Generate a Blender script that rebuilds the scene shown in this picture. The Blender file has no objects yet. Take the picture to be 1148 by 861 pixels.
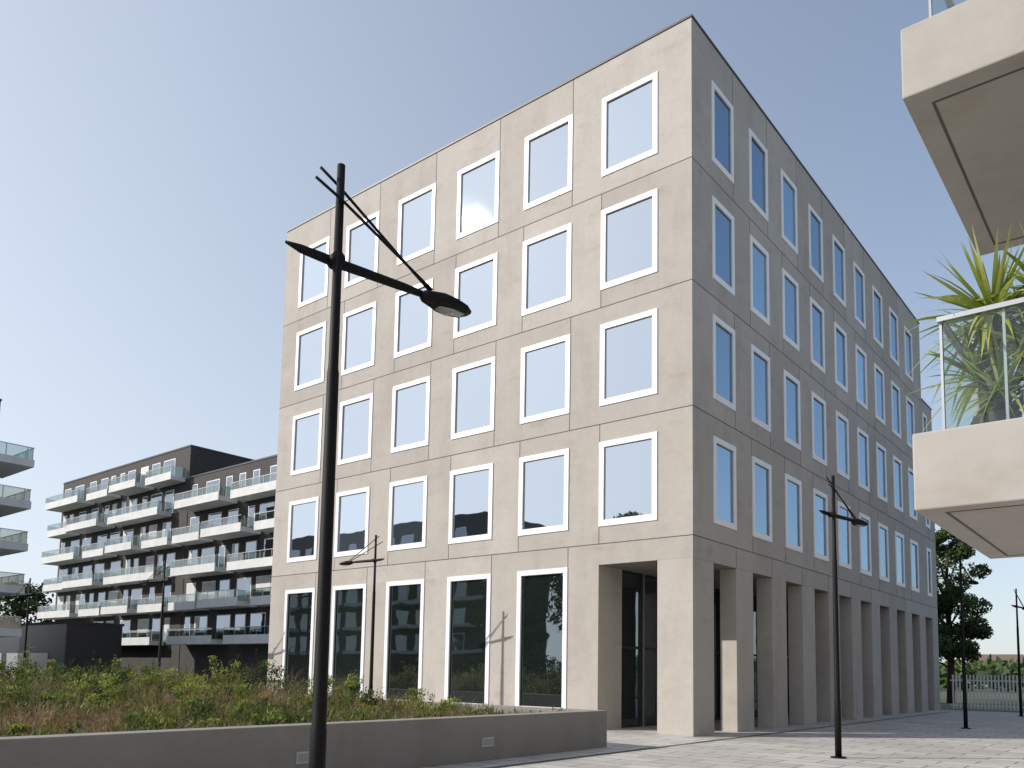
import bpy, math, random
import numpy as np
from mathutils import Vector, Matrix
random.seed(4); rng=np.random.default_rng(7)
sc=bpy.context.scene
# ------------------------------------------------------------------ helpers
def link(o,parent=None):
    sc.collection.objects.link(o)
    if parent: o.parent=parent
    return o
def empty(name,loc=(0,0,0)):
    o=bpy.data.objects.new(name,None); o.empty_display_size=.3; link(o); o.location=loc; return o
def mesh(name,verts,faces,mat,parent=None,smooth=False,shade=None):
    me=bpy.data.meshes.new(name); me.from_pydata([tuple(v) for v in verts],[],faces); 
    if mat: me.materials.append(mat)
    if shade is not None:
        at=me.attributes.new('shade','FLOAT','FACE'); at.data.foreach_set('value',np.array(shade,dtype=np.float32))
    if smooth: me.polygons.foreach_set('use_smooth',[True]*len(me.polygons))
    me.update()
    return link(bpy.data.objects.new(name,me),parent)
def quads(name,V,mat,parent=None,shade=None):
    V=np.asarray(V,dtype=np.float32); n=len(V)
    me=bpy.data.meshes.new(name)
    me.vertices.add(n*4); me.vertices.foreach_set('co',V.reshape(-1))
    me.loops.add(n*4); me.loops.foreach_set('vertex_index',np.arange(n*4,dtype=np.int32))
    me.polygons.add(n); me.polygons.foreach_set('loop_start',np.arange(0,n*4,4,dtype=np.int32))
    try: me.polygons.foreach_set('loop_total',np.full(n,4,dtype=np.int32))
    except Exception: pass
    me.materials.append(mat)
    if shade is not None:
        at=me.attributes.new('shade','FLOAT','FACE'); at.data.foreach_set('value',np.asarray(shade,dtype=np.float32))
    me.update(calc_edges=True); me.validate()
    return link(bpy.data.objects.new(name,me),parent)
BF=[(0,3,2,1),(4,5,6,7),(0,1,5,4),(1,2,6,5),(2,3,7,6),(3,0,4,7)]
def boxes(name,bs,mat,parent=None,shade=None,bevel=0):
    V=[];F=[];S=[]
    for k,(a,b) in enumerate(bs):
        x0,y0,z0=[min(p,q) for p,q in zip(a,b)]; x1,y1,z1=[max(p,q) for p,q in zip(a,b)]
        o=len(V)
        V+=[(x0,y0,z0),(x1,y0,z0),(x1,y1,z0),(x0,y1,z0),(x0,y0,z1),(x1,y0,z1),(x1,y1,z1),(x0,y1,z1)]
        F+=[tuple(i+o for i in f) for f in BF]
        S+=[shade[k] if shade else random.random()]*6
    ob=mesh(name,V,F,mat,parent,shade=S)
    if bevel:
        m=ob.modifiers.new('b','BEVEL'); m.width=bevel; m.segments=2
    return ob
def tube(name,pts,rads,mat,parent=None,n=16,flat=(1,1)):
    V=[];F=[]
    pts=[Vector(p) for p in pts]
    for i,p in enumerate(pts):
        d=(pts[min(i+1,len(pts)-1)]-pts[max(i-1,0)]).normalized()
        ref=Vector((0,0,1)) if abs(d.z)<.95 else Vector((1,0,0))
        a=d.cross(ref).normalized(); b=a.cross(d)
        for k in range(n):
            t=2*math.pi*k/n
            V.append(p+a*math.cos(t)*rads[i]*flat[0]+b*math.sin(t)*rads[i]*flat[1])
    for i in range(len(pts)-1):
        for k in range(n):
            F.append((i*n+k,i*n+(k+1)%n,(i+1)*n+(k+1)%n,(i+1)*n+k))
    F.append(tuple(range(n))[::-1]); F.append(tuple((len(pts)-1)*n+k for k in range(n)))
    return mesh(name,V,F,mat,parent,smooth=True)
# ------------------------------------------------------------------ materials
class M:
    def __init__(s,name):
        s.m=bpy.data.materials.new(name); s.m.use_nodes=True; s.t=s.m.node_tree; s.n=s.t.nodes; s.b=s.n['Principled BSDF']
    def new(s,typ,**kw):
        nd=s.n.new(typ)
        for k,v in kw.items(): setattr(nd,k,v)
        return nd
    def l(s,a,b): s.t.links.new(a,b)
    def pos(s,scale=(1,1,1)):
        g=s.new('ShaderNodeNewGeometry'); mp=s.new('ShaderNodeMapping'); mp.inputs['Scale'].default_value=scale
        s.l(g.outputs['Position'],mp.inputs['Vector']); return mp.outputs[0]
    def noise(s,scale,detail=4,vec=None,rough=.55):
        n=s.new('ShaderNodeTexNoise'); n.inputs['Scale'].default_value=scale; n.inputs['Detail'].default_value=detail; n.inputs['Roughness'].default_value=rough
        s.l(vec if vec else s.pos(),n.inputs['Vector']); return n.outputs['Fac']
    def ramp(s,fac,stops):
        r=s.new('ShaderNodeValToRGB'); e=r.color_ramp.elements
        while len(e)<len(stops): e.new(.5)
        for el,(p,c) in zip(e,stops): el.position=p; el.color=(*c,1) if len(c)==3 else c
        s.l(fac,r.inputs[0]); return r.outputs[0]
    def mix(s,a,b,fac=1.,mode='MULTIPLY'):
        x=s.new('ShaderNodeMix',data_type='RGBA',blend_type=mode)
        if isinstance(fac,(int,float)): x.inputs[0].default_value=fac
        else: s.l(fac,x.inputs[0])
        for i,v in ((6,a),(7,b)):
            if isinstance(v,tuple): x.inputs[i].default_value=(*v,1)
            else: s.l(v,x.inputs[i])
        return x.outputs[2]
    def bump(s,h,strength=.2,dist=.02):
        b=s.new('ShaderNodeBump'); b.inputs['Strength'].default_value=strength; b.inputs['Distance'].default_value=dist
        s.l(h,b.inputs['Height']); s.l(b.outputs[0],s.b.inputs['Normal'])
    def attr(s): 
        a=s.new('ShaderNodeAttribute',attribute_name='shade'); return a.outputs['Fac']
def g(v): return (v,v,v)
def concrete(name,base,var=.10,panel=True,streak=True,rough=.85):
    m=M(name)
    c=m.ramp(m.noise(.5,4),[(.3,g(1-var)),(.7,g(1.))])
    c=m.mix(base,c)
    f=m.ramp(m.noise(5,5,rough=.7),[(.35,g(.93)),(.65,g(1.))]); c=m.mix(c,f)
    if streak:
        s=m.ramp(m.noise(1.1,4,m.pos((1.1,1.1,.25))),[(.36,(.80,.79,.77)),(.50,g(1.))]); c=m.mix(c,s,.35)
        s2=m.ramp(m.noise(.8,4,m.pos((1,1,2.2)),.65),[(.56,g(1.)),(.72,(.82,.75,.69))]); c=m.mix(c,s2,.6)
        s4=m.ramp(m.noise(.42,5,m.pos((1,1,1.4)),.7),[(.50,(0,0,0)),(.70,g(1.))])
        c=m.mix(c,tuple(min(1,b_*1.12) for b_ in base),m.mix(s4,g(.4)),'MIX')
    if panel:
        p=m.ramp(m.attr(),[(0,(.88,.87,.86)),(.5,(.95,.945,.93)),(1,(1.,1.,1.))]); c=m.mix(c,p)
    v=m.new('ShaderNodeTexVoronoi'); v.inputs['Scale'].default_value=22; m.l(m.pos(),v.inputs['Vector'])
    pit=m.ramp(v.outputs['Distance'],[(.05,g(.72)),(.1,g(1.))]); c=m.mix(c,pit,.3)
    m.l(c,m.b.inputs['Base Color']); m.b.inputs['Roughness'].default_value=rough
    m.bump(m.noise(18,4),.2,.008); return m.m
def plain(name,col,rough=.5,metal=0,var=.1,scale=3,bump=.05,spec=.5):
    m=M(name); c=m.mix(col,m.ramp(m.noise(scale,3),[(.3,g(1-var)),(.7,g(1.))])); m.l(c,m.b.inputs['Base Color'])
    m.b.inputs['Roughness'].default_value=rough; m.b.inputs['Metallic'].default_value=metal; m.b.inputs['Specular IOR Level'].default_value=spec
    if bump: m.bump(m.noise(scale*12,2),bump,.005)
    return m.m
def reflglass(name,tint,fac,dark=(.02,.026,.03),wob=.005,top=.3):
    m=M(name); n=m.n; out=n['Material Output']
    gl=m.new('ShaderNodeBsdfGlossy'); gl.inputs['Color'].default_value=(*tint,1); gl.inputs['Roughness'].default_value=.012
    df=m.new('ShaderNodeBsdfDiffuse'); 
    dc=m.ramp(m.attr(),[(0,dark),(.7,tuple(d*2 for d in dark)),(1,tuple(d*7 for d in dark))]); m.l(dc,df.inputs['Color'])
    lw=m.new('ShaderNodeLayerWeight'); lw.inputs['Blend'].default_value=.35
    mr=m.new('ShaderNodeMapRange'); mr.inputs['To Min'].default_value=fac; mr.inputs['To Max'].default_value=min(1,fac+top); m.l(lw.outputs['Facing'],mr.inputs['Value'])
    mx=m.new('ShaderNodeMixShader'); m.l(mr.outputs[0],mx.inputs[0]); m.l(df.outputs[0],mx.inputs[1]); m.l(gl.outputs[0],mx.inputs[2]); m.l(mx.outputs[0],out.inputs['Surface'])
    b=m.new('ShaderNodeBump'); b.inputs['Strength'].default_value=wob; b.inputs['Distance'].default_value=.5
    m.l(m.noise(.9,1),b.inputs['Height']); m.l(b.outputs[0],gl.inputs['Normal'])
    return m.m
def clearglass(name,tint=(.9,.95,.94),refl=.12):
    m=M(name); out=m.n['Material Output']
    tr=m.new('ShaderNodeBsdfTransparent'); tr.inputs[0].default_value=(*tint,1)
    gl=m.new('ShaderNodeBsdfGlossy'); gl.inputs['Roughness'].default_value=.02
    mx=m.new('ShaderNodeMixShader'); mx.inputs[0].default_value=refl
    m.l(tr.outputs[0],mx.inputs[1]); m.l(gl.outputs[0],mx.inputs[2]); m.l(mx.outputs[0],out.inputs['Surface']); return m.m
def foliage(name,stops,rough=.6,trans=.25):
    m=M(name); c=m.ramp(m.attr(),stops); m.l(c,m.b.inputs['Base Color']); m.b.inputs['Roughness'].default_value=rough; m.b.inputs['Specular IOR Level'].default_value=.25
    if trans:
        out=m.n['Material Output']; t=m.new('ShaderNodeBsdfTranslucent'); m.l(c,t.inputs['Color'])
        mx=m.new('ShaderNodeMixShader'); mx.inputs[0].default_value=trans
        m.l(m.b.outputs[0],mx.inputs[1]); m.l(t.outputs[0],mx.inputs[2]); m.l(mx.outputs[0],out.inputs['Surface'])
    return m.m

MC=concrete('facade_concrete',(.495,.455,.415))
MCW=concrete('wall_concrete',(.27,.25,.225),panel=False)
MCB=concrete('balcony_concrete',(.43,.405,.375),panel=False,streak=True)
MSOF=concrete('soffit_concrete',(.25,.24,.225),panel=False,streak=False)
MW=plain('white_frame',(.84,.84,.84),.45,var=.03)
MJ=plain('joint_sealant',(.11,.10,.095),.9)
MCOP=plain('coping_metal',(.05,.045,.04),.5)
MG=reflglass('window_glass',(.84,.90,.97),.60)
MGE=reflglass('east_window_glass',(.58,.76,.94),.36,(.03,.05,.065),top=.28)
MGD=reflglass('ground_floor_glass',(.75,.85,.88),.22,(.010,.013,.012))
MGI=reflglass('storefront_glass',(.75,.85,.88),.16,(.022,.025,.026))
MGF=reflglass('far_glass',(.7,.78,.85),.30)
MBLK=plain('black_lamp_paint',(.007,.007,.008),.6,var=.2,scale=8,spec=.2)
MLENS=plain('lamp_lens',(.30,.31,.31),.15)
MGL=clearglass('balustrade_glass',(.93,.96,.95),.05)
MGLF=clearglass('milky_glass',(.74,.79,.77),.18)
MSTEEL=plain('galvanised_steel',(.45,.46,.47),.4,.7)
MDK=plain('dark_frame',(.03,.03,.032),.4)
MFW=plain('fence_white',(.66,.66,.65),.6)
def brickmat():
    m=M('dark_brick'); b=m.new('ShaderNodeTexBrick'); b.inputs['Scale'].default_value=1
    b.inputs['Brick Width'].default_value=.22; b.inputs['Row Height'].default_value=.065; b.inputs['Mortar Size'].default_value=.008
    b.inputs['Color1'].default_value=(.034,.029,.028,1); b.inputs['Color2'].default_value=(.066,.054,.050,1); b.inputs['Mortar'].default_value=(.06,.058,.055,1)
    gg=m.new('ShaderNodeNewGeometry'); sp=m.new('ShaderNodeSeparateXYZ'); m.l(gg.outputs['Position'],sp.inputs[0])
    ad=m.new('ShaderNodeMath'); m.l(sp.outputs[0],ad.inputs[0]); m.l(sp.outputs[1],ad.inputs[1]); cb=m.new('ShaderNodeCombineXYZ'); m.l(ad.outputs[0],cb.inputs[0]); m.l(sp.outputs[2],cb.inputs[1])
    m.l(cb.outputs[0],b.inputs['Vector']); c=m.mix(b.outputs[0],m.ramp(m.noise(.4,3),[(.3,g(.8)),(.7,g(1.))])); m.l(c,m.b.inputs['Base Color']); m.b.inputs['Roughness'].default_value=.8; return m.m
MBR=brickmat()
def pavemat():
    m=M('paving_slabs'); b=m.new('ShaderNodeTexBrick'); b.inputs['Scale'].default_value=1; b.offset=.5
    b.inputs['Brick Width'].default_value=1.2; b.inputs['Row Height'].default_value=.6; b.inputs['Mortar Size'].default_value=.016; b.inputs['Mortar Smooth'].default_value=.1
    b.inputs['Color1'].default_value=(.45,.42,.385,1); b.inputs['Color2'].default_value=(.58,.55,.51,1); b.inputs['Mortar'].default_value=(.11,.10,.095,1)
    m.l(m.pos(),b.inputs['Vector'])
    c=m.mix(b.outputs[0],m.ramp(m.noise(.35,4),[(.3,g(.82)),(.7,g(1.))])); c=m.mix(c,m.ramp(m.noise(9,4,rough=.7),[(.35,g(.88)),(.6,g(1.))]))
    c=m.mix(c,m.ramp(m.noise(2.2,4),[(.30,g(.6)),(.40,g(1.))]),.45)
    m.l(c,m.b.inputs['Base Color']); m.b.inputs['Roughness'].default_value=.7
    m.bump(b.outputs['Fac'],.4,-.004); return m.m
MPAV=pavemat()
MGR=M('ground_mat'); c=MGR.ramp(MGR.noise(.02,6),[(.35,(.05,.07,.03)),(.6,(.10,.11,.06))]); MGR.l(c,MGR.b.inputs['Base Color']); MGR.b.inputs['Roughness'].default_value=.95; MGR=MGR.m
MSOIL=plain('soil',(.10,.075,.05),.95,var=.5,scale=4,bump=.6)
MBARK=plain('bark',(.06,.045,.035),.9,var=.4,scale=6,bump=.5)
ML=foliage('leaf_mat',[(0,(.018,.032,.010)),(.5,(.045,.080,.022)),(1,(.11,.15,.045))],trans=.15)
MWEED=foliage('weed_mat',[(0,(.022,.045,.010)),(.25,(.07,.11,.022)),(.42,(.15,.18,.04)),(.55,(.22,.20,.07)),(.72,(.20,.12,.06)),(1,(.36,.26,.16))],trans=.35)
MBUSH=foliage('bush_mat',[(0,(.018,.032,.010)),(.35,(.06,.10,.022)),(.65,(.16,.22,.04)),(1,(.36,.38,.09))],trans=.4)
MYU=foliage('yucca_mat',[(0,(.08,.13,.02)),(.5,(.26,.34,.06)),(1,(.60,.58,.20))],.4,.4)

# ------------------------------------------------------------------ ground
mesh('ground',[(-3000,-3000,0),(3000,-3000,0),(3000,3000,0),(-3000,3000,0)],[(0,1,2,3)],MGR)
mesh('pavement',[(-62,-38,.004),(12.4,-38,.004),(12.4,29.4,.004),(-62,29.4,.004)],[(0,1,2,3)],MPAV)
boxes('drain_channel',[((.9,-37,.0),(1.05,27,.009))],MDK)

# ------------------------------------------------------------------ main office building
H,LX,LY,LY2,H2=21.30,20.10,27.11,29.42,17.0
A,Wd,P=1.1334,2.0218,3.174; B,Vd,Q=1.3058,1.5597,2.8134
rows=[(6.152,8.783),(9.930,12.541),(13.677,16.303),(17.433,20.079)]
ZT1=4.978; joints=[5.62,9.36,13.11,16.87]
ob=empty('office_building')
def facade(nm,T,U,wins,zb,zt,rws,jts,alt0=0):
    zs=sorted(set([zb,zt]+[z for r in rws for z in r]+jts)); us=sorted(set([0,U]+[e for w in wins for e in w]))
    fl=[zb]+jts+[zt]
    V=[];F=[];S=[]; J=[]; FR=[]
    rnd={}
    for fi in range(len(fl)-1):
        side=(fi+alt0)%2
        vj=[w[1] if side else w[0] for w in wins]
        if not side: vj=vj[1:]
        else: vj=vj[:-1]
        for u in vj:
            seg=[fl[fi],fl[fi+1]]
            rr=[r for r in rws if r[0]>=seg[0]-.01 and r[1]<=seg[1]+.01]
            ss=[(seg[0],rr[0][0]),(rr[0][1],seg[1])] if rr else [tuple(seg)]
            for a,b in ss: J.append((u-.012,u+.012,a,b))
        for i in range(len(us)-1):
            for k in range(len(zs)-1):
                if zs[k]<fl[fi]-1e-6 or zs[k+1]>fl[fi+1]+1e-6: continue
                um=(us[i]+us[i+1])/2; zm=(zs[k]+zs[k+1])/2
                if any(w[0]<um<w[1] for w in wins) and any(r[0]<zm<r[1] for r in rws): continue
                pid=(fi,sum(1 for j in vj if j<um)); rnd.setdefault(pid,random.random())
                o=len(V); V+=[T(us[i],zs[k],0),T(us[i+1],zs[k],0),T(us[i+1],zs[k+1],0),T(us[i],zs[k+1],0)]; F.append((o,o+1,o+2,o+3)); S.append(rnd[pid])
    mesh(nm+'_wall',V,F,MC,ob,shade=S)
    for z in jts: J.append((0,U,z-.014,z+.014))
    def bx(u0,u1,z0,z1,d0,d1): return (T(u0,z0,d0),T(u1,z1,d1))
    boxes(nm+'_panel_joints',[bx(a,b,c,d,-.01,.003) for a,b,c,d in J],MJ,ob)
    gv=[]; gs=[]; gask=[]; bl=[]
    for w in wins:
        for r in rws:
            t=.17
            FR+= [bx(w[0]-.0,w[0]+t,r[0],r[1],-.12,.03),bx(w[1]-t,w[1],r[0],r[1],-.12,.03),
                  bx(w[0]+t,w[1]-t,r[0],r[0]+t*1.1,-.12,.03),bx(w[0]+t,w[1]-t,r[1]-t,r[1],-.12,.03)]
            a,b,c,d=w[0]+t,w[1]-t,r[0]+t*1.1,r[1]-t
            e=.018
            gask+=[bx(a,a+e,c,d,-.1,-.004),bx(b-e,b,c,d,-.1,-.004),bx(a+e,b-e,c,c+e,-.1,-.004),bx(a+e,b-e,d-e,d,-.1,-.004)]
            j=[random.uniform(-.005,.005) for _ in range(4)]
            gv.append([T(a,c,-.03+j[0]),T(b,c,-.03+j[1]),T(b,d,-.03+j[1]+j[2]),T(a,d,-.03+j[0]+j[2])]); gs.append(random.random()**1.5)
    boxes(nm+'_window_frames',FR,MW,ob)
    boxes(nm+'_window_gaskets',gask,MSTEEL,ob)
    return gv,gs
winL=[(A+P*i,A+P*i+Wd) for i in range(6)]
TL=lambda u,z,d:(-u,-d,z)
gv,gs=facade('west_face',TL,LX,winL,ZT1+.0001,H,rows,joints)
quads('west_window_glass',gv,MG,ob,gs)
gw=winL[1:]
V=[];F=[];S=[]
def q4(a,b,c,d,s):
    o=len(V); V.extend([a,b,c,d]); F.append((o,o+1,o+2,o+3)); S.append(s)
ed=[winL[0][1]]
for w in gw: ed+= [w[0],w[1]]
ed.append(LX)
for i in range(0,len(ed),2):
    q4(TL(ed[i],0,0),TL(ed[i+1],0,0),TL(ed[i+1],ZT1,0),TL(ed[i],ZT1,0),random.random())
for w in gw: q4(TL(w[0],0,0),TL(w[1],0,0),TL(w[1],.45,0),TL(w[0],.45,0),random.random())
mesh('ground_floor_wall',V,F,MC,ob,shade=S)
FR=[];gv=[];gs=[];mul=[]
for w in gw:
    t=.16; z0,z1=.45,ZT1
    FR+=[((-w[0],.16,z0),(-w[0]-t,-.03,z1)),((-w[1]+t,.16,z0),(-w[1],-.03,z1)),((-w[0]-t,.16,z0),(-w[1]+t,-.03,z0+t)),((-w[0]-t,.16,z1-t),(-w[1]+t,-.03,z1))]
    gv.append([(-w[0]-t,.06,z0+t),(-w[1]+t,.06,z0+t),(-w[1]+t,.06,z1-t),(-w[0]-t,.06,z1-t)]); gs.append(random.random()*.5)
    mul+=[((-w[0]-t,.03,z0+t),(-w[0]-t-.03,.1,z1-t)),((-w[1]+t,.03,z0+t),(-w[1]+t+.03,.1,z1-t))]
boxes('ground_window_frames',FR,MW,ob); boxes('ground_window_mullions',mul,MDK,ob); quads('ground_window_glass',gv,MGD,ob,gs)
winR=[(B+Q*i,B+Q*i+Vd) for i in range(9)]
TR=lambda u,z,d:(d,u,z)
gv,gs=facade('east_face',TR,LY,winR,ZT1+.0001,H,rows,joints,1)
TR2=lambda u,z,d:(d,LY+u,z)
w9=(B+Q*9-LY-0, B+Q*9+Vd-LY); w9=(max(.12,w9[0]),w9[1])
g2,s2=facade('east_annex',TR2,LY2-LY,[w9],ZT1+.0001,H2,rows[:3],joints[:3],1)
quads('east_window_glass',gv+g2,MGE,ob,gs+s2)
cols=[((-A,0,0),(0,B,ZT1))]
for i in range(9): cols.append(((-.55,B+Q*i+Vd,0),(0,B+Q*(i+1),ZT1)))
cols.append(((-.55,B+Q*9+Vd,0),(0,LY2,ZT1)))
boxes('colonnade_columns',cols,MC,ob,bevel=.012)
boxes('soffit',[((-3.2,.012,ZT1+.004),(-.012,LY2-.01,ZT1+.06))],MSOF,ob)
XI=-(A+Wd)
V=[];F=[];S=[]
gl=[];gls=[];fr=[]
q4((XI,0,0),(XI,1.34,0),(XI,1.34,ZT1),(XI,0,ZT1),.5)
yy=1.34; ends=[]
while yy<LY2-.5:
    y1=min(yy+Q*.5-.04,LY2); ends.append((yy,y1)); yy=y1+.08
piers=[]
for k,(y0,y1) in enumerate(ends):
    gl.append([(XI-.12,y0,0),(XI-.12,y1,0),(XI-.12,y1,ZT1),(XI-.12,y0,ZT1)]); gls.append(random.random()*.9)
    fr+=[((XI-.16,y0,0),(XI-.05,y0+.06,ZT1)),((XI-.16,y1-.06,0),(XI-.05,y1,ZT1)),((XI-.16,y0+.06,2.5),(XI-.06,y1-.06,2.58)),((XI-.16,y0+.06,ZT1-.1),(XI-.06,y1-.06,ZT1)),((XI-.16,y0+.06,0),(XI-.06,y1-.06,.1))]
    piers.append(((XI-.2,y1,0),(XI+(.14 if k%2 else -.02),y1+.08,ZT1)))
mesh('inner_wall',V,F,MC,ob,shade=S); quads('inner_glass',gl,MGI,ob,gls); boxes('inner_door_frames',fr,MDK,ob); boxes('inner_piers',piers,MSOF,ob)
V=[];F=[];S=[]
q4((-LX,0,0),(-LX,LY,0),(-LX,LY,H),(-LX,0,H),.5); q4((-LX,LY,0),(XI,LY,0),(XI,LY,H),(-LX,LY,H),.5); q4((XI,LY,ZT1),(0,LY,ZT1),(0,LY,H),(XI,LY,H),.5)
q4((-LX,0.01,H-.4),(0-.01,0.01,H-.4),(-.01,LY,H-.4),(-LX,LY,H-.4),.3)
q4((-14,LY+.01,H2-.3),(-.01,LY+.01,H2-.3),(-.01,LY2,H2-.3),(-14,LY2,H2-.3),.3); q4((-14,LY2,0),(XI,LY2,0),(XI,LY2,H2),(-14,LY2,H2),.6); q4((XI,LY2,ZT1),(0,LY2,ZT1),(0,LY2,H2),(XI,LY2,H2),.6)
mesh('rear_walls_and_roof',V,F,MC,ob,shade=S)
boxes('roof_coping',[((-LX-.03,-.03,H),(.03,.28,H+.07)),((-.28,.28,H),(.03,LY+.02,H+.07)),((-LX-.03,.28,H),(-LX+.28,LY+.02,H+.07)),((-.25,LY+.02,H2),(.03,LY2+.03,H2+.07))],MCOP,ob)

# ------------------------------------------------------------------ street lamps
def lamp(x,y,ang,Ht=6.07):
    e=empty('street_lamp',(x,y,0)); 
    def P(s,o,z): return (math.cos(ang)*s-math.sin(ang)*o, math.sin(ang)*s+math.cos(ang)*o, z)
    tube('pole',[(0,0,0),(0,0,1.2),(0,0,1.22),(0,0,4.2),(0,0,4.25),(0,0,Ht)],[.068,.066,.06,.05,.043,.034],MBLK,e,20)
    tube('base_plate',[(0,0,0),(0,0,.03)],[.16,.16],MBLK,e,20)
    za=5.22; o=.075
    tube('cross_arm',[P(-.44,o,za+.03),P(-.30,o,za+.015),P(0,o,za),P(.7,o,za-.01),P(1.0,o,za-.02)],[.012,.04,.048,.042,.03],MBLK,e,10,(.55,1))
    tube('arm_bracket',[P(0,-.03,za),P(0,o+.03,za)],[.06,.06],MBLK,e,12)
    tube('stay_rod_1',[P(-.25,-.05,5.84),P(0,-.045,5.73),P(.98,o-.03,5.26)],[.013]*3,MBLK,e,8)
    tube('stay_rod_2',[P(-.17,.05,6.01),P(0,.05,5.91),P(1.0,o+.02,5.26)],[.013]*3,MBLK,e,8)
    prof=[(.88,.03,.03,.03),(.92,.06,.06,.06),(1.0,.085,.075,.07),(1.10,.125,.085,.085),(1.22,.14,.065,.085),(1.34,.115,.035,.07),(1.42,.05,.0,.03)]
    V=[];F=[];n=14
    for s,w,up,dn in prof:
        for k in range(n):
            t=2*math.pi*k/n; c,si=math.cos(t),math.sin(t)
            V.append(P(s,o+w*c,za-.03-.03*(s-.9)+(up*si if si>0 else dn*max(si,-.6)*1.2)))
    for i in range(len(prof)-1):
        for k in range(n): F.append((i*n+k,i*n+(k+1)%n,(i+1)*n+(k+1)%n,(i+1)*n+k))
    F.append(tuple(range(n))[::-1]); F.append(tuple((len(prof)-1)*n+k for k in range(n)))
    mesh('lantern_head',V,F,MBLK,e,smooth=False)
    tube('lens',[P(1.06,o,za-.098),P(1.19,o,za-.102),P(1.34,o,za-.094)],[.05,.085,.05],MLENS,e,12,(1,.12))
    return e
a77=math.radians(77)
lamp(5.06,-16.48,a77); lamp(4.82,-2.85,a77); lamp(4.62,11.23,a77); lamp(4.5,24.5,a77)
lamp(-9.8,-3.1,math.radians(190)); lamp(-22.4,-3.6,math.radians(190)); lamp(-35.5,-3.9,math.radians(190))

# ------------------------------------------------------------------ planter
boxes('planter_wall',[((-.25,-34,0),(.1,-4.5,.84)),((-45,-4.8,0),(-.25,-4.5,.84))],MCW,bevel=.015)
ft=empty('wall_light')
for y in (-8.7,-12.9,-17.1):
    boxes('light_frame',[((.1,y-.17,.26),(.112,y+.17,.29)),((.1,y-.17,.41),(.112,y+.17,.44)),((.1,y-.17,.29),(.112,y-.14,.41)),((.1,y+.14,.29),(.112,y+.17,.41))],MSTEEL,ft)
    boxes('light_lens',[((.1,y-.14,.29),(.104,y+.14,.41))],MLENS,ft)
n=60; xs=np.linspace(-45,-.25,n); yl=np.linspace(-34,-4.8,50)
V=[(x,y,.58+.12*math.sin(x*.9)*math.sin(y*.7)+random.uniform(-.03,.03)) for y in yl for x in xs]
F=[(j*n+i,j*n+i+1,(j+1)*n+i+1,(j+1)*n+i) for j in range(len(yl)-1) for i in range(n-1)]
mesh('planter_soil',V,F,MSOIL,smooth=True)
def patch(x,y):
    return .5+.25*np.sin(x*.75+1.3*np.sin(y*.55+.4))+.25*np.cos(y*.9-x*.35)
def hgt(x,y):
    d=np.clip((-x-1.5)/8,0,1); nz=.5+.5*np.sin(x*1.9+np.sin(y*1.3)*2)*np.cos(y*1.7+x*.5)
    return .10+(.18+.42*d)*(.2+1.0*nz)
Q_=[];SH=[]
def add_blades(nc,per,xr,yr,hs,w,spread,tone,pw=.5):
    cx=rng.uniform(*xr,nc); cy=rng.uniform(*yr,nc); ct=np.clip(rng.normal(tone,.15,nc)+pw*(patch(cx,cy)-.5),0,1); hk=rng.uniform(.4,1.3,nc)
    x=np.repeat(cx,per); y=np.repeat(cy,per); t=np.clip(np.repeat(ct,per)+rng.normal(0,.09,nc*per),0,1)
    N=nc*per; H_=hgt(x,y)*hs*np.repeat(hk,per)
    hh=H_*rng.uniform(.05,1,N)
    a=rng.uniform(0,2*np.pi,N); r=spread*rng.uniform(.1,1,N)**.7*(.4+.6*hh/H_)
    base=np.stack([x+np.cos(a)*r,y+np.sin(a)*r,.55+hh],1)
    ln=rng.uniform(.5,1.2,N)*w*3.2; b=rng.uniform(0,2*np.pi,N); tilt=rng.uniform(.1,1.3,N)
    d=np.stack([np.cos(b)*np.cos(tilt),np.sin(b)*np.cos(tilt),np.sin(tilt)],1)*ln[:,None]
    s=np.stack([-np.sin(b),np.cos(b),rng.uniform(-.5,.5,N)],1)*(w*rng.uniform(.5,1,N))[:,None]*.5
    Q_.append(np.stack([base,base+d*.5+s,base+d,base+d*.5-s],1)); SH.append(t)
add_blades(2100,24,(-30,-.45),(-22,-5),1.0,.045,.22,.45,.7)
add_blades(700,28,(-12,-.4),(-19,-5),1.0,.03,.16,.6,.6)
nt_=2100; cx=rng.uniform(-26,-.5,nt_); cy=rng.uniform(-21,-5,nt_); ct=np.clip(rng.normal(.58,.2,nt_)+.7*(patch(cx,cy)-.5),0,1); hk=rng.uniform(.6,1.8,nt_)
per=22; x=np.repeat(cx,per)+rng.normal(0,.04,nt_*per); y=np.repeat(cy,per)+rng.normal(0,.04,nt_*per); N=nt_*per
h=hgt(x,y)*np.repeat(hk,per)*rng.uniform(.5,1.1,N)+.08; b=rng.uniform(0,2*np.pi,N); ln=h*rng.uniform(.1,.7,N)
p0=np.stack([x,y,np.full(N,.55)],1); dirv=np.stack([np.cos(b),np.sin(b),np.zeros(N)],1)
pm=p0+dirv*(ln*.35)[:,None]+np.array([0,0,1])*(h*.65)[:,None]; p1=p0+dirv*ln[:,None]+np.array([0,0,1])*(h*rng.uniform(.7,1,N))[:,None]
s=np.stack([-np.sin(b),np.cos(b),np.zeros(N)],1)*.006; t=np.clip(np.repeat(ct,per)+rng.normal(0,.08,N),0,1)
Q_.append(np.stack([p0-s,p0+s,pm+s*.8,pm-s*.8],1)); SH.append(t); Q_.append(np.stack([pm-s*.8,pm+s*.8,p1+s*.15,p1-s*.15],1)); SH.append(np.clip(t+.08,0,1))
quads('planter_grasses',np.concatenate(Q_),MWEED,None,np.concatenate(SH))

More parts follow.
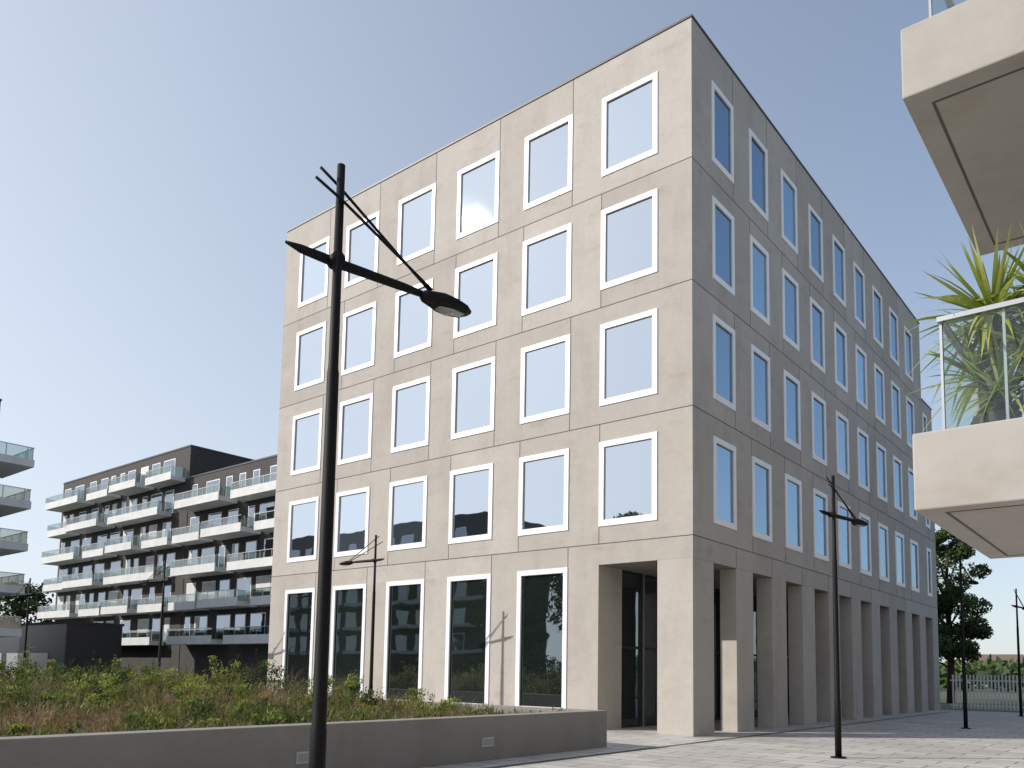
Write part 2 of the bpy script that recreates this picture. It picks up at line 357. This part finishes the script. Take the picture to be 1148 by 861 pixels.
def leafcloud(centers,rad,per,size,tone=None,zf=.75):
    c=np.repeat(np.asarray(centers,float),per,0); N=len(c)
    v=rng.normal(0,1,(N,3)); v/=np.linalg.norm(v,axis=1)[:,None]; r=np.repeat(np.asarray(rad,float),per)*rng.uniform(.2,1,N)**.5
    p=c+v*r[:,None]*np.array([1,1,zf])
    a=rng.normal(0,1,(N,3)); a/=np.linalg.norm(a,axis=1)[:,None]; b_=np.cross(a,rng.normal(0,1,(N,3))); b_/=np.linalg.norm(b_,axis=1)[:,None]
    L=size*rng.uniform(.6,1.3,N)[:,None]
    q=np.stack([p-a*L,p+b_*L*.45,p+a*L,p-b_*L*.45],1)
    base=np.repeat(rng.uniform(.1,.9,len(centers)) if tone is None else np.asarray(tone),per)
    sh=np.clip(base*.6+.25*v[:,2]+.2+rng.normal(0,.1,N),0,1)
    return q,sh
cs=[];rs=[];tn=[];ST=[];SS=[]
def stalks(x,y,hgt_,n,t,base=.55):
    for k in range(n):
        a=random.uniform(0,6.28); l=random.uniform(.05,.42)*hgt_; p=np.array([x+random.uniform(-.12,.12),y+random.uniform(-.12,.12),base]); q_=p+np.array([math.cos(a)*l,math.sin(a)*l,hgt_*random.uniform(.65,1.1)])
        w=np.array([-math.sin(a),math.cos(a),0])*.007; ST.append([p-w,p+w,q_+w*.4,q_-w*.4]); SS.append(random.uniform(.0,.4))
        for m in range(int(10+hgt_*14)):
            f=random.uniform(.25,1.02); c0=p+(q_-p)*f; dv=rng.normal(0,1,3); dv[2]=abs(dv[2])*.6; dv/=np.linalg.norm(dv); wv=np.cross(dv,[0,0,1])*.02; L=random.uniform(.06,.12); ST.append([c0,c0+dv*L*.4+wv,c0+dv*L,c0+dv*L*.4-wv]); SS.append(min(1,max(0,t*.75+random.uniform(0,.3))))
for i in range(120):
    x=-random.uniform(.9,26); y=random.uniform(-20,-5.4)
    if patch(x,y)>.72 and random.random()<.8: continue
    d=min(1,max(0,(-x-2)/8)); 
    hb=random.uniform(.12,.35)+d*random.uniform(.05,.6)
    t=random.random()
    for k in range(random.randint(4,8)):
        a=random.uniform(0,6.28); rr=random.uniform(0,.45)*(.3+hb)
        cs.append((x+math.cos(a)*rr,y+math.sin(a)*rr,.6+hb*random.uniform(.2,1))); rs.append(random.uniform(.08,.22)*(.5+hb)); tn.append(min(1,max(0,t+random.uniform(-.15,.15))))
# bigger rounded shrubs of different species, with shoots breaking their outline
for i in range(46):
    x=-random.uniform(4.5,22); y=random.uniform(-16,-5.6); d=min(1,(-x-3)/7); hb=random.uniform(.4,.75)+d*random.uniform(.1,.55); t=random.choice([.05,.2,.5,.8,.95])
    for k in range(12):
        a=random.uniform(0,6.28); f=random.uniform(.2,1); rr=(1-f*.6)*random.uniform(.1,.62)*(.3+hb*.7)
        cs.append((x+math.cos(a)*rr,y+math.sin(a)*rr,.6+hb*f)); rs.append(random.uniform(.10,.2)*(.5+hb*.8)); tn.append(min(1,max(0,t+random.uniform(-.12,.12))))
    stalks(x,y,hb*1.3,7,t)
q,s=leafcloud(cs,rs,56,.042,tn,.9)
for i in range(560):
    x=-random.uniform(.7,24); y=random.uniform(-19,-5.2); d=min(1,max(0,(-x-1.5)/8)); stalks(x,y,random.uniform(.2,.5)+d*random.uniform(.05,.7),2,random.random())
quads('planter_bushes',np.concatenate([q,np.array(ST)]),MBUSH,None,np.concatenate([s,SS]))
def tree(name,x,y,h,r,nb=34,per=260,size=.16):
    e=empty(name,(x,y,0)); cs=[];rs=[];
    tube('trunk',[(0,0,0),(.1,.05,h*.3),(-.05,.1,h*.6),(.05,0,h*.88)],[h*.022,h*.017,h*.011,h*.004],MBARK,e,10)
    for i in range(nb):
        z=h*random.uniform(.26,.97); k=(z/h-.26)/.71; rr=r*math.sin(math.pi*min(.97,.18+.8*k))**.6*random.uniform(.25,1); a=random.uniform(0,6.283)
        p=(math.cos(a)*rr,math.sin(a)*rr,z); cs.append(p); rs.append(r*random.uniform(.2,.38))
        if i%2==0: tube('limb',[(0,0,z*.72),(p[0]*.5,p[1]*.5,z*.86),p],[h*.007,h*.004,.015],MBARK,e,6)
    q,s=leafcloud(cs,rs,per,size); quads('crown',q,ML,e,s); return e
for (x,y,h) in ((-13.5,-6,1.75),(-17,-7.5,1.5),(-8.2,-5.6,1.1),(-21,-9,1.9),(-11,-9,1.2),(-25,-10,2.0),(-15,-11,1.4),(-5.2,-5.5,.9),(-9.6,-12.2,1.0)):
    e=empty('garden_shrub',(x,y,.5)); cs=[];rs=[]
    for k in range(6):
        a=random.uniform(0,6.28); t=(math.cos(a)*h*.25,math.sin(a)*h*.25,h*random.uniform(.6,1.05))
        tube('stem',[(0,0,0),(t[0]*.4,t[1]*.4,t[2]*.5),t],[.014,.01,.004],MBARK,e,6)
        for m in range(5):
            f=random.uniform(.3,1); cs.append((t[0]*f,t[1]*f,t[2]*f)); rs.append(.15)
    q,s=leafcloud(cs,rs,16,.045); quads('leaves',q,MBUSH,e,np.clip(s+.25,0,1))

# ------------------------------------------------------------------ near balconies, right
nb=empty('apartment_building')
ZL=[2.84,5.84,8.84]
boxes('body',[((12.3,-26,0),(26,22,14))],MCB,nb)
dr=[];gl=[];st=[]
X0,Y0,Y1=9.2,-14.75,-11.94
for z in ZL:
    boxes('balcony_slab',[((X0,Y0,z),(12.3,Y1,z+.54))],MCB,nb,bevel=.012)
    q=.16; d=.02
    dr+=[((X0+q,Y0+q,z-.003),(12.3,Y0+q+d,z+.01)),((X0+q,Y1-q-d,z-.003),(12.3,Y1-q,z+.01)),((X0+q,Y0+q+d,z-.003),(X0+q+d,Y1-q-d,z+.01))]
    zt=z+.54
    gx,gy=X0+.12,Y0+.38
    gl+=[((gx+.02,gy,zt+.03),(12.28,gy+.012,zt+.9)),((gx,gy+.04,zt+.03),(gx+.012,Y1-.15,zt+.9))]
    st+=[((gx-.015,gy-.02,zt+.9),(12.29,gy+.03,zt+.935)),((gx-.015,gy+.03,zt+.9),(gx+.03,Y1-.1,zt+.935))]
    for xx in (gx,9.72,10.6,11.5,12.1): st.append(((xx-.006,gy+.014,zt),(xx+.012,gy+.05,zt+.9)))
    for y in (-13.3,-12.2): st.append(((gx+.014,y,zt),(gx+.05,y+.015,zt+.9)))
boxes('drip_grooves',dr,MJ,nb); boxes('balustrade_glass',gl,MGL,nb); boxes('balustrade_rails',st,MSTEEL,nb)
fr=[];gg=[]
for k in range(4):
    for y in np.arange(-24,20,3.6):
        z=.3+3*k; fr.append(((12.27,y,z+.1),(12.3,y+1.8,z+2.4))); gg.append([(12.262,y+.08,z+.18),(12.262,y+1.72,z+.18),(12.262,y+1.72,z+2.32),(12.262,y+.08,z+2.32)])
boxes('window_frames',fr,MDK,nb); quads('window_glass',gg,MGF,nb,[.3]*len(gg))
yu=empty('yucca_plant',(9.60,-13.95,3.38))
tube('pot',[(0,0,0),(0,0,.05),(0,0,.24),(0,0,.26)],[.12,.13,.16,.16],plain('dark_pot',(.05,.045,.04),.6),yu,20)
QY=[];SY=[]
heads=[(0,0,1.05,1.25,120),(.24,.08,.78,1.1,90),(-.12,.12,.62,1.0,85),(.36,.15,1.12,1.2,90),(.05,-.08,.42,.95,70),(.34,-.05,.45,1.1,80),(-.05,.3,.95,1.0,70),(.5,.3,.8,1.1,70)]
for hx,hy,hz,sc_,nl in heads:
    tube('stem',[(0,0,.20),(hx*.5,hy*.5,.20+(hz-.20)*.5),(hx,hy,hz)],[.03,.026,.022],MBARK,yu,8)
    for i in range(nl):
        a=random.uniform(0,6.283); el=random.uniform(-.35,1.4); L=sc_*random.uniform(.34,.60); w=.015*sc_*random.uniform(.7,1.25); dr_=random.uniform(.1,.7)*(1.35-el)*.6
        pts=[]
        for k in range(7):
            t=k/6; rr=L*t*math.cos(el); zz=L*t*math.sin(el)-dr_*L*t*t*1.4
            pts.append(np.array([hx+math.cos(a)*rr,hy+math.sin(a)*rr,max(.02,hz+zz-.03)]))
        sd=np.array([-math.sin(a),math.cos(a),random.uniform(-.3,.5)]); tone=random.random()
        wk=[.6,.9,1,.9,.7,.4,.03]
        for k in range(6):
            QY.append([pts[k]-sd*w*wk[k],pts[k]+sd*w*wk[k],pts[k+1]+sd*w*wk[k+1],pts[k+1]-sd*w*wk[k+1]]); SY.append(min(1,tone*.75+.3*k/6))
quads('leaves',np.array(QY),MYU,yu,SY)

# ------------------------------------------------------------------ far apartment blocks
MWB=plain('balcony_white',(.66,.66,.645),.6,var=.15,scale=1)
def block(nm,x0,x1,y0,y1,H,floors,balc):
    e=empty(nm)
    boxes('brick_walls',[((x0,y0,0),(x1,y1,H))],MBR,e)
    boxes('roof_edge',[((x0-.05,y0-.05,H),(x1+.05,y1+.05,H+.15))],MDK,e)
    fr=[];gl=[];sl=[];gp=[];rl=[];cu=[]
    for k,z in enumerate(floors):
        xx=x0+.6
        while xx<x1-2.4:
            w=random.choice([1.0,1.6,2.2]); 
            if xx+w>x1-.3: break
            fr.append(((xx,y0-.03,z+.05),(xx+w,y0,z+2.35)))
            gl.append([(xx+.08,y0-.036,z+.13),(xx+w-.08,y0-.036,z+.13),(xx+w-.08,y0-.036,z+2.27),(xx+.08,y0-.036,z+2.27)])
            if random.random()<.35: cu.append(((xx+.1,y0-.05,z+random.choice([.2,1.0,1.5])),(xx+w*random.choice([.4,.95]),y0-.04,z+2.25)))
            xx+=w+random.choice([.7,1.1,1.5])
        for a,b,dp in balc[k%len(balc)]:
            sl.append(((a,y0-dp,z-.28),(b,y0-.04,z+.12)))
            sl.append(((a,y0-dp,z+.12),(b,y0-dp+.08,z+.45)))
            gp.append(((a+.05,y0-dp+.02,z+.45),(b-.05,y0-dp+.05,z+1.05))); 
            for s_ in (a+.03,b-.05): gp.append(((s_,y0-dp+.1,z+.13),(s_+.03,y0-.05,z+1.05)))
            rl.append(((a,y0-dp,z+1.05),(b,y0-dp+.06,z+1.1)))
            for m in np.arange(a+.02,b,1.6): rl.append(((m,y0-dp-.002,z+.45),(m+.04,y0-dp+.018,z+1.05)))
    boxes('window_frames',fr,MW,e); quads('window_glass',gl,MGF,e,[random.random()*.7 for _ in gl]); 
    if cu: boxes('blinds',cu,MWB,e)
    if sl: boxes('balcony_slabs',sl,MWB,e); boxes('balcony_glass',gp,MGLF,e); boxes('balcony_rails',rl,MSTEEL,e)
    return e
f6=[3.9,7.0,10.1,13.2,16.3,19.4]
bA=[[(-89.8,-84.8,1.5),(-83.6,-76.4,2.0),(-75,-64.8,1.5)],[(-89.8,-81.5,1.9),(-80.3,-75.5,1.5),(-74,-68.5,2.0),(-67.5,-62.6,1.5)]]
bB=[[(-61.0,-53.6,1.9),(-52.4,-45.6,1.5),(-44,-36,2)],[(-61.8,-57.2,1.5),(-56,-49.8,2.0),(-48.6,-41,1.5)]]
block('brick_apartment_block',-90,-62,18.8,31,22.5,f6,bA)
block('brick_apartment_block',-61.99,-30,18.85,31,19.4,f6[:5],bB)
tw=empty('apartment_tower')
boxes('walls',[((-76,-22,0),(-56.8,1.0,21))],MBR,tw); boxes('roof_edge',[((-76.05,-22.05,21),(-56.75,1.05,21.15))],MDK,tw)
sl=[];gp=[];rl=[];gw_=[];fr_=[]
for z in [3.9,7.0,10.1,13.2,16.3]:
    sl.append(((-60.5,-9,z-.3),(-54.4,2.7,z+.25)))
    gp+=[((-54.5,-9,z+.25),(-54.47,2.6,z+1.1)),((-60.4,2.6,z+.25),(-54.5,2.63,z+1.1))]
    rl+=[((-54.52,-9,z+1.1),(-54.44,2.66,z+1.15)),((-60.4,2.58,z+1.1),(-54.52,2.66,z+1.15))]
    for m in np.arange(-9,2.6,1.4): rl.append(((-54.46,m,z+.25),(-54.42,m+.05,z+1.1)))
    for m in np.arange(-60.3,-54.6,1.4): rl.append(((m,2.64,z+.25),(m+.05,2.68,z+1.1)))
    for y in (-19,-15.5,-12,-7,-3.5): fr_.append(((-56.8,y,z+.35),(-56.76,y+2,z+2.4))); gw_.append([(-56.75,y+.1,z+.45),(-56.75,y+1.9,z+.45),(-56.75,y+1.9,z+2.3),(-56.75,y+.1,z+2.3)])
boxes('balcony_slabs',[((-56.79,-9,a[2]),(b[0],b[1],b[2])) for a,b in sl]+[((-60.5,1.01,a[2]),(-56.8,b[1],b[2])) for a,b in sl],MWB,tw)
boxes('balcony_glass',gp,MGLF,tw); boxes('balcony_rails',rl,MSTEEL,tw); boxes('window_frames',fr_,MW,tw); quads('window_glass',gw_,MGF,tw,[.3]*len(gw_))
pv=empty('garage_pavilion'); boxes('walls',[((-84,8,0),(-60,12.5,5.0))],MDK,pv); boxes('roof_edge',[((-84.1,7.9,5.0),(-59.9,12.6,5.2))],MBR,pv); boxes('garage_doors',[((-82+5*i,7.96,.1),(-78.2+5*i,8,2.6)) for i in range(4)],MSTEEL,pv)
block('brick_apartment_block',-105,-52,-62,-50,20,f6[:5],[[]])
e=bpy.data.objects['brick_apartment_block.002']
fr=[];gl=[];sl=[]
for z in f6[:5]:
    for x in np.arange(-103,-54,3.3): fr.append(((x,-50,z),(x+1.8,-49.96,z+2.2))); gl.append([(x+.1,-49.95,z+.1),(x+1.7,-49.95,z+.1),(x+1.7,-49.95,z+2.1),(x+.1,-49.95,z+2.1)])
    for x in np.arange(-102,-56,9): sl.append(((x,-49.94,z-.25),(x+6,-48.2,z+.15)))
boxes('north_window_frames',fr,MW,e); quads('north_window_glass',gl,MGF,e,[.2]*len(gl)); boxes('north_balconies',sl,MWB,e)
for (x,y,h,r) in ((-30,-46,17.2,4.8),(-38,-50,17.5,5.4),(-22,-50,15.5,4.8),(-46,-47,13,4.3),(-15,-53,13,4.6),(-8,-50,11,4)): tree('deciduous_tree',x,y,h,r,34,190,.26)
cs=[(random.uniform(-60,4),random.uniform(-43,-41.5),random.uniform(.4,3.2)) for _ in range(420)]
q,s=leafcloud(cs,[.8]*420,40,.16); quads('hedge',q,ML,None,s*.6)
tree('deciduous_tree',-2.4,44,12.6,2.7,50,360,.14); tree('deciduous_tree',-6.5,50,14,4.5,30,200,.2); tree('deciduous_tree',-120,26,13,6,30,120,.35); tree('deciduous_tree',-112,14,11.5,5,30,120,.35)
cs=[];rs=[]
for k in range(900):
    a=random.uniform(math.radians(60),math.radians(185)); d=random.uniform(130,300); z=random.uniform(.5,1)*d*.022
    cs.append((10+math.cos(a)*d,-20+math.sin(a)*d,z)); rs.append(random.uniform(2.2,3.8))
q,s=leafcloud(cs,rs,50,.8); quads('distant_trees',q,ML,None,s)
MRO=plain('grey_roof_tiles',(.16,.11,.09),.8); MHW=plain('render_wall',(.42,.38,.33),.8)
for (x,y,w) in ((-34,222,12),(-9,232,10),(18,220,12)):
    e=empty('house',(x,y,0)); boxes('walls',[((0,0,0),(w,9,5.2))],MHW,e)
    mesh('roof',[(-.4,-.4,5.2),(w+.4,-.4,5.2),(w+.4,9.4,5.2),(-.4,9.4,5.2),(-.4,4.5,8.4),(w+.4,4.5,8.4)],[(0,1,5,4),(2,3,4,5),(0,4,3),(1,2,5)],MRO,e)
    boxes('windows',[((1+2.6*i,-.03,z),(2.1+2.6*i,0,z+1.2)) for i in range(int(w/2.7)) for z in (.9,3.1)],MDK,e)
fc=empty('picket_fence'); pk=[]
for x in np.arange(.6,26,.17): pk.append(((x,29.5,.12),(x+.08,29.53,1.95)))
boxes('pickets',pk,MFW,fc); boxes('rails',[((.5,29.535,.25),(26,29.565,.33)),((.5,29.535,1.6),(26,29.565,1.68))],MFW,fc)

# ------------------------------------------------------------------ light
AZ=math.radians(227); EL=math.radians(29.5)
sd=Vector((math.cos(AZ)*math.cos(EL),math.sin(AZ)*math.cos(EL),math.sin(EL)))
sl_=bpy.data.lights.new('sun','SUN'); sl_.energy=4.7; sl_.angle=math.radians(.5); sl_.color=(1,.945,.87)
so=bpy.data.objects.new('sun',sl_); link(so); so.rotation_euler=(-sd).to_track_quat('-Z','Y').to_euler(); so.location=(0,0,60)
w=bpy.data.worlds.new('World'); sc.world=w; w.use_nodes=True; nt=w.node_tree
sk=nt.nodes.new('ShaderNodeTexSky'); sk.sky_type='NISHITA'; sk.sun_disc=False; sk.sun_elevation=EL; sk.sun_rotation=math.pi/2-AZ
sk.air_density=1.1; sk.dust_density=.8; sk.ozone_density=3.0; sk.altitude=0
bg=nt.nodes['Background']; nt.links.new(sk.outputs[0],bg.inputs[0]); bg.inputs[1].default_value=.15
tc=nt.nodes.new('ShaderNodeTexCoord'); sp=nt.nodes.new('ShaderNodeSeparateXYZ'); nt.links.new(tc.outputs['Generated'],sp.inputs[0])
def mth(op,a,b=None,clamp=False):
    nd=nt.nodes.new('ShaderNodeMath'); nd.operation=op; nd.use_clamp=clamp
    for i,v in enumerate((a,b)):
        if v is None: continue
        if isinstance(v,(int,float)): nd.inputs[i].default_value=v
        else: nt.links.new(v,nd.inputs[i])
    return nd.outputs[0]
zc=mth('MAXIMUM',sp.outputs[2],0.)
ee=mth('POWER',mth('SUBTRACT',1.,zc),2.5)
HZ=math.radians(217)
dt=mth('ADD',mth('MULTIPLY',sp.outputs[0],math.cos(HZ)),mth('MULTIPLY',sp.outputs[1],math.sin(HZ)))
hb_=mth('MAXIMUM',mth('MULTIPLY',mth('ADD',dt,1.),.5),0.)
hh=mth('POWER',hb_,1.8)
clear=mth('MULTIPLY',mth('SUBTRACT',.955,mth('MULTIPLY',ee,.60)),mth('SUBTRACT',1.,mth('MULTIPLY',hh,.97)))
fac=mth('SUBTRACT',1.,clear,True)
b2=nt.nodes.new('ShaderNodeBackground'); b2.inputs[0].default_value=(.79,.85,.94,1)
nt.links.new(mth('ADD',.97,mth('MULTIPLY',mth('POWER',hb_,6.),.4)),b2.inputs[1])
mxs=nt.nodes.new('ShaderNodeMixShader'); nt.links.new(fac,mxs.inputs[0]); nt.links.new(bg.outputs[0],mxs.inputs[1]); nt.links.new(b2.outputs[0],mxs.inputs[2])
nt.links.new(mxs.outputs[0],nt.nodes['World Output'].inputs[0])
# ------------------------------------------------------------------ camera
yaw,pit,rol,f,ppx,ppy=2.2475,.0958,.0169,919.745,587.314,664.837
fw=Vector((math.cos(yaw)*math.cos(pit),math.sin(yaw)*math.cos(pit),math.sin(pit))); r=Vector((math.sin(yaw),-math.cos(yaw),0)); u=r.cross(fw)
r2=r*math.cos(rol)+u*math.sin(rol); u2=-r*math.sin(rol)+u*math.cos(rol)
cd=bpy.data.cameras.new('camera'); co=bpy.data.objects.new('camera',cd); link(co)
mt=Matrix((( r2.x,u2.x,-fw.x,10.5882),(r2.y,u2.y,-fw.y,-20.7211),(r2.z,u2.z,-fw.z,1.7),(0,0,0,1)))
co.matrix_world=mt
cd.sensor_width=36; cd.lens=36*f/1148; cd.shift_x=(574-ppx)/1148; cd.shift_y=(ppy-430.5)/1148; cd.clip_start=.1; cd.clip_end=6000
sc.camera=co
sc.view_settings.view_transform='Standard'; sc.view_settings.look='None'; sc.view_settings.exposure=0
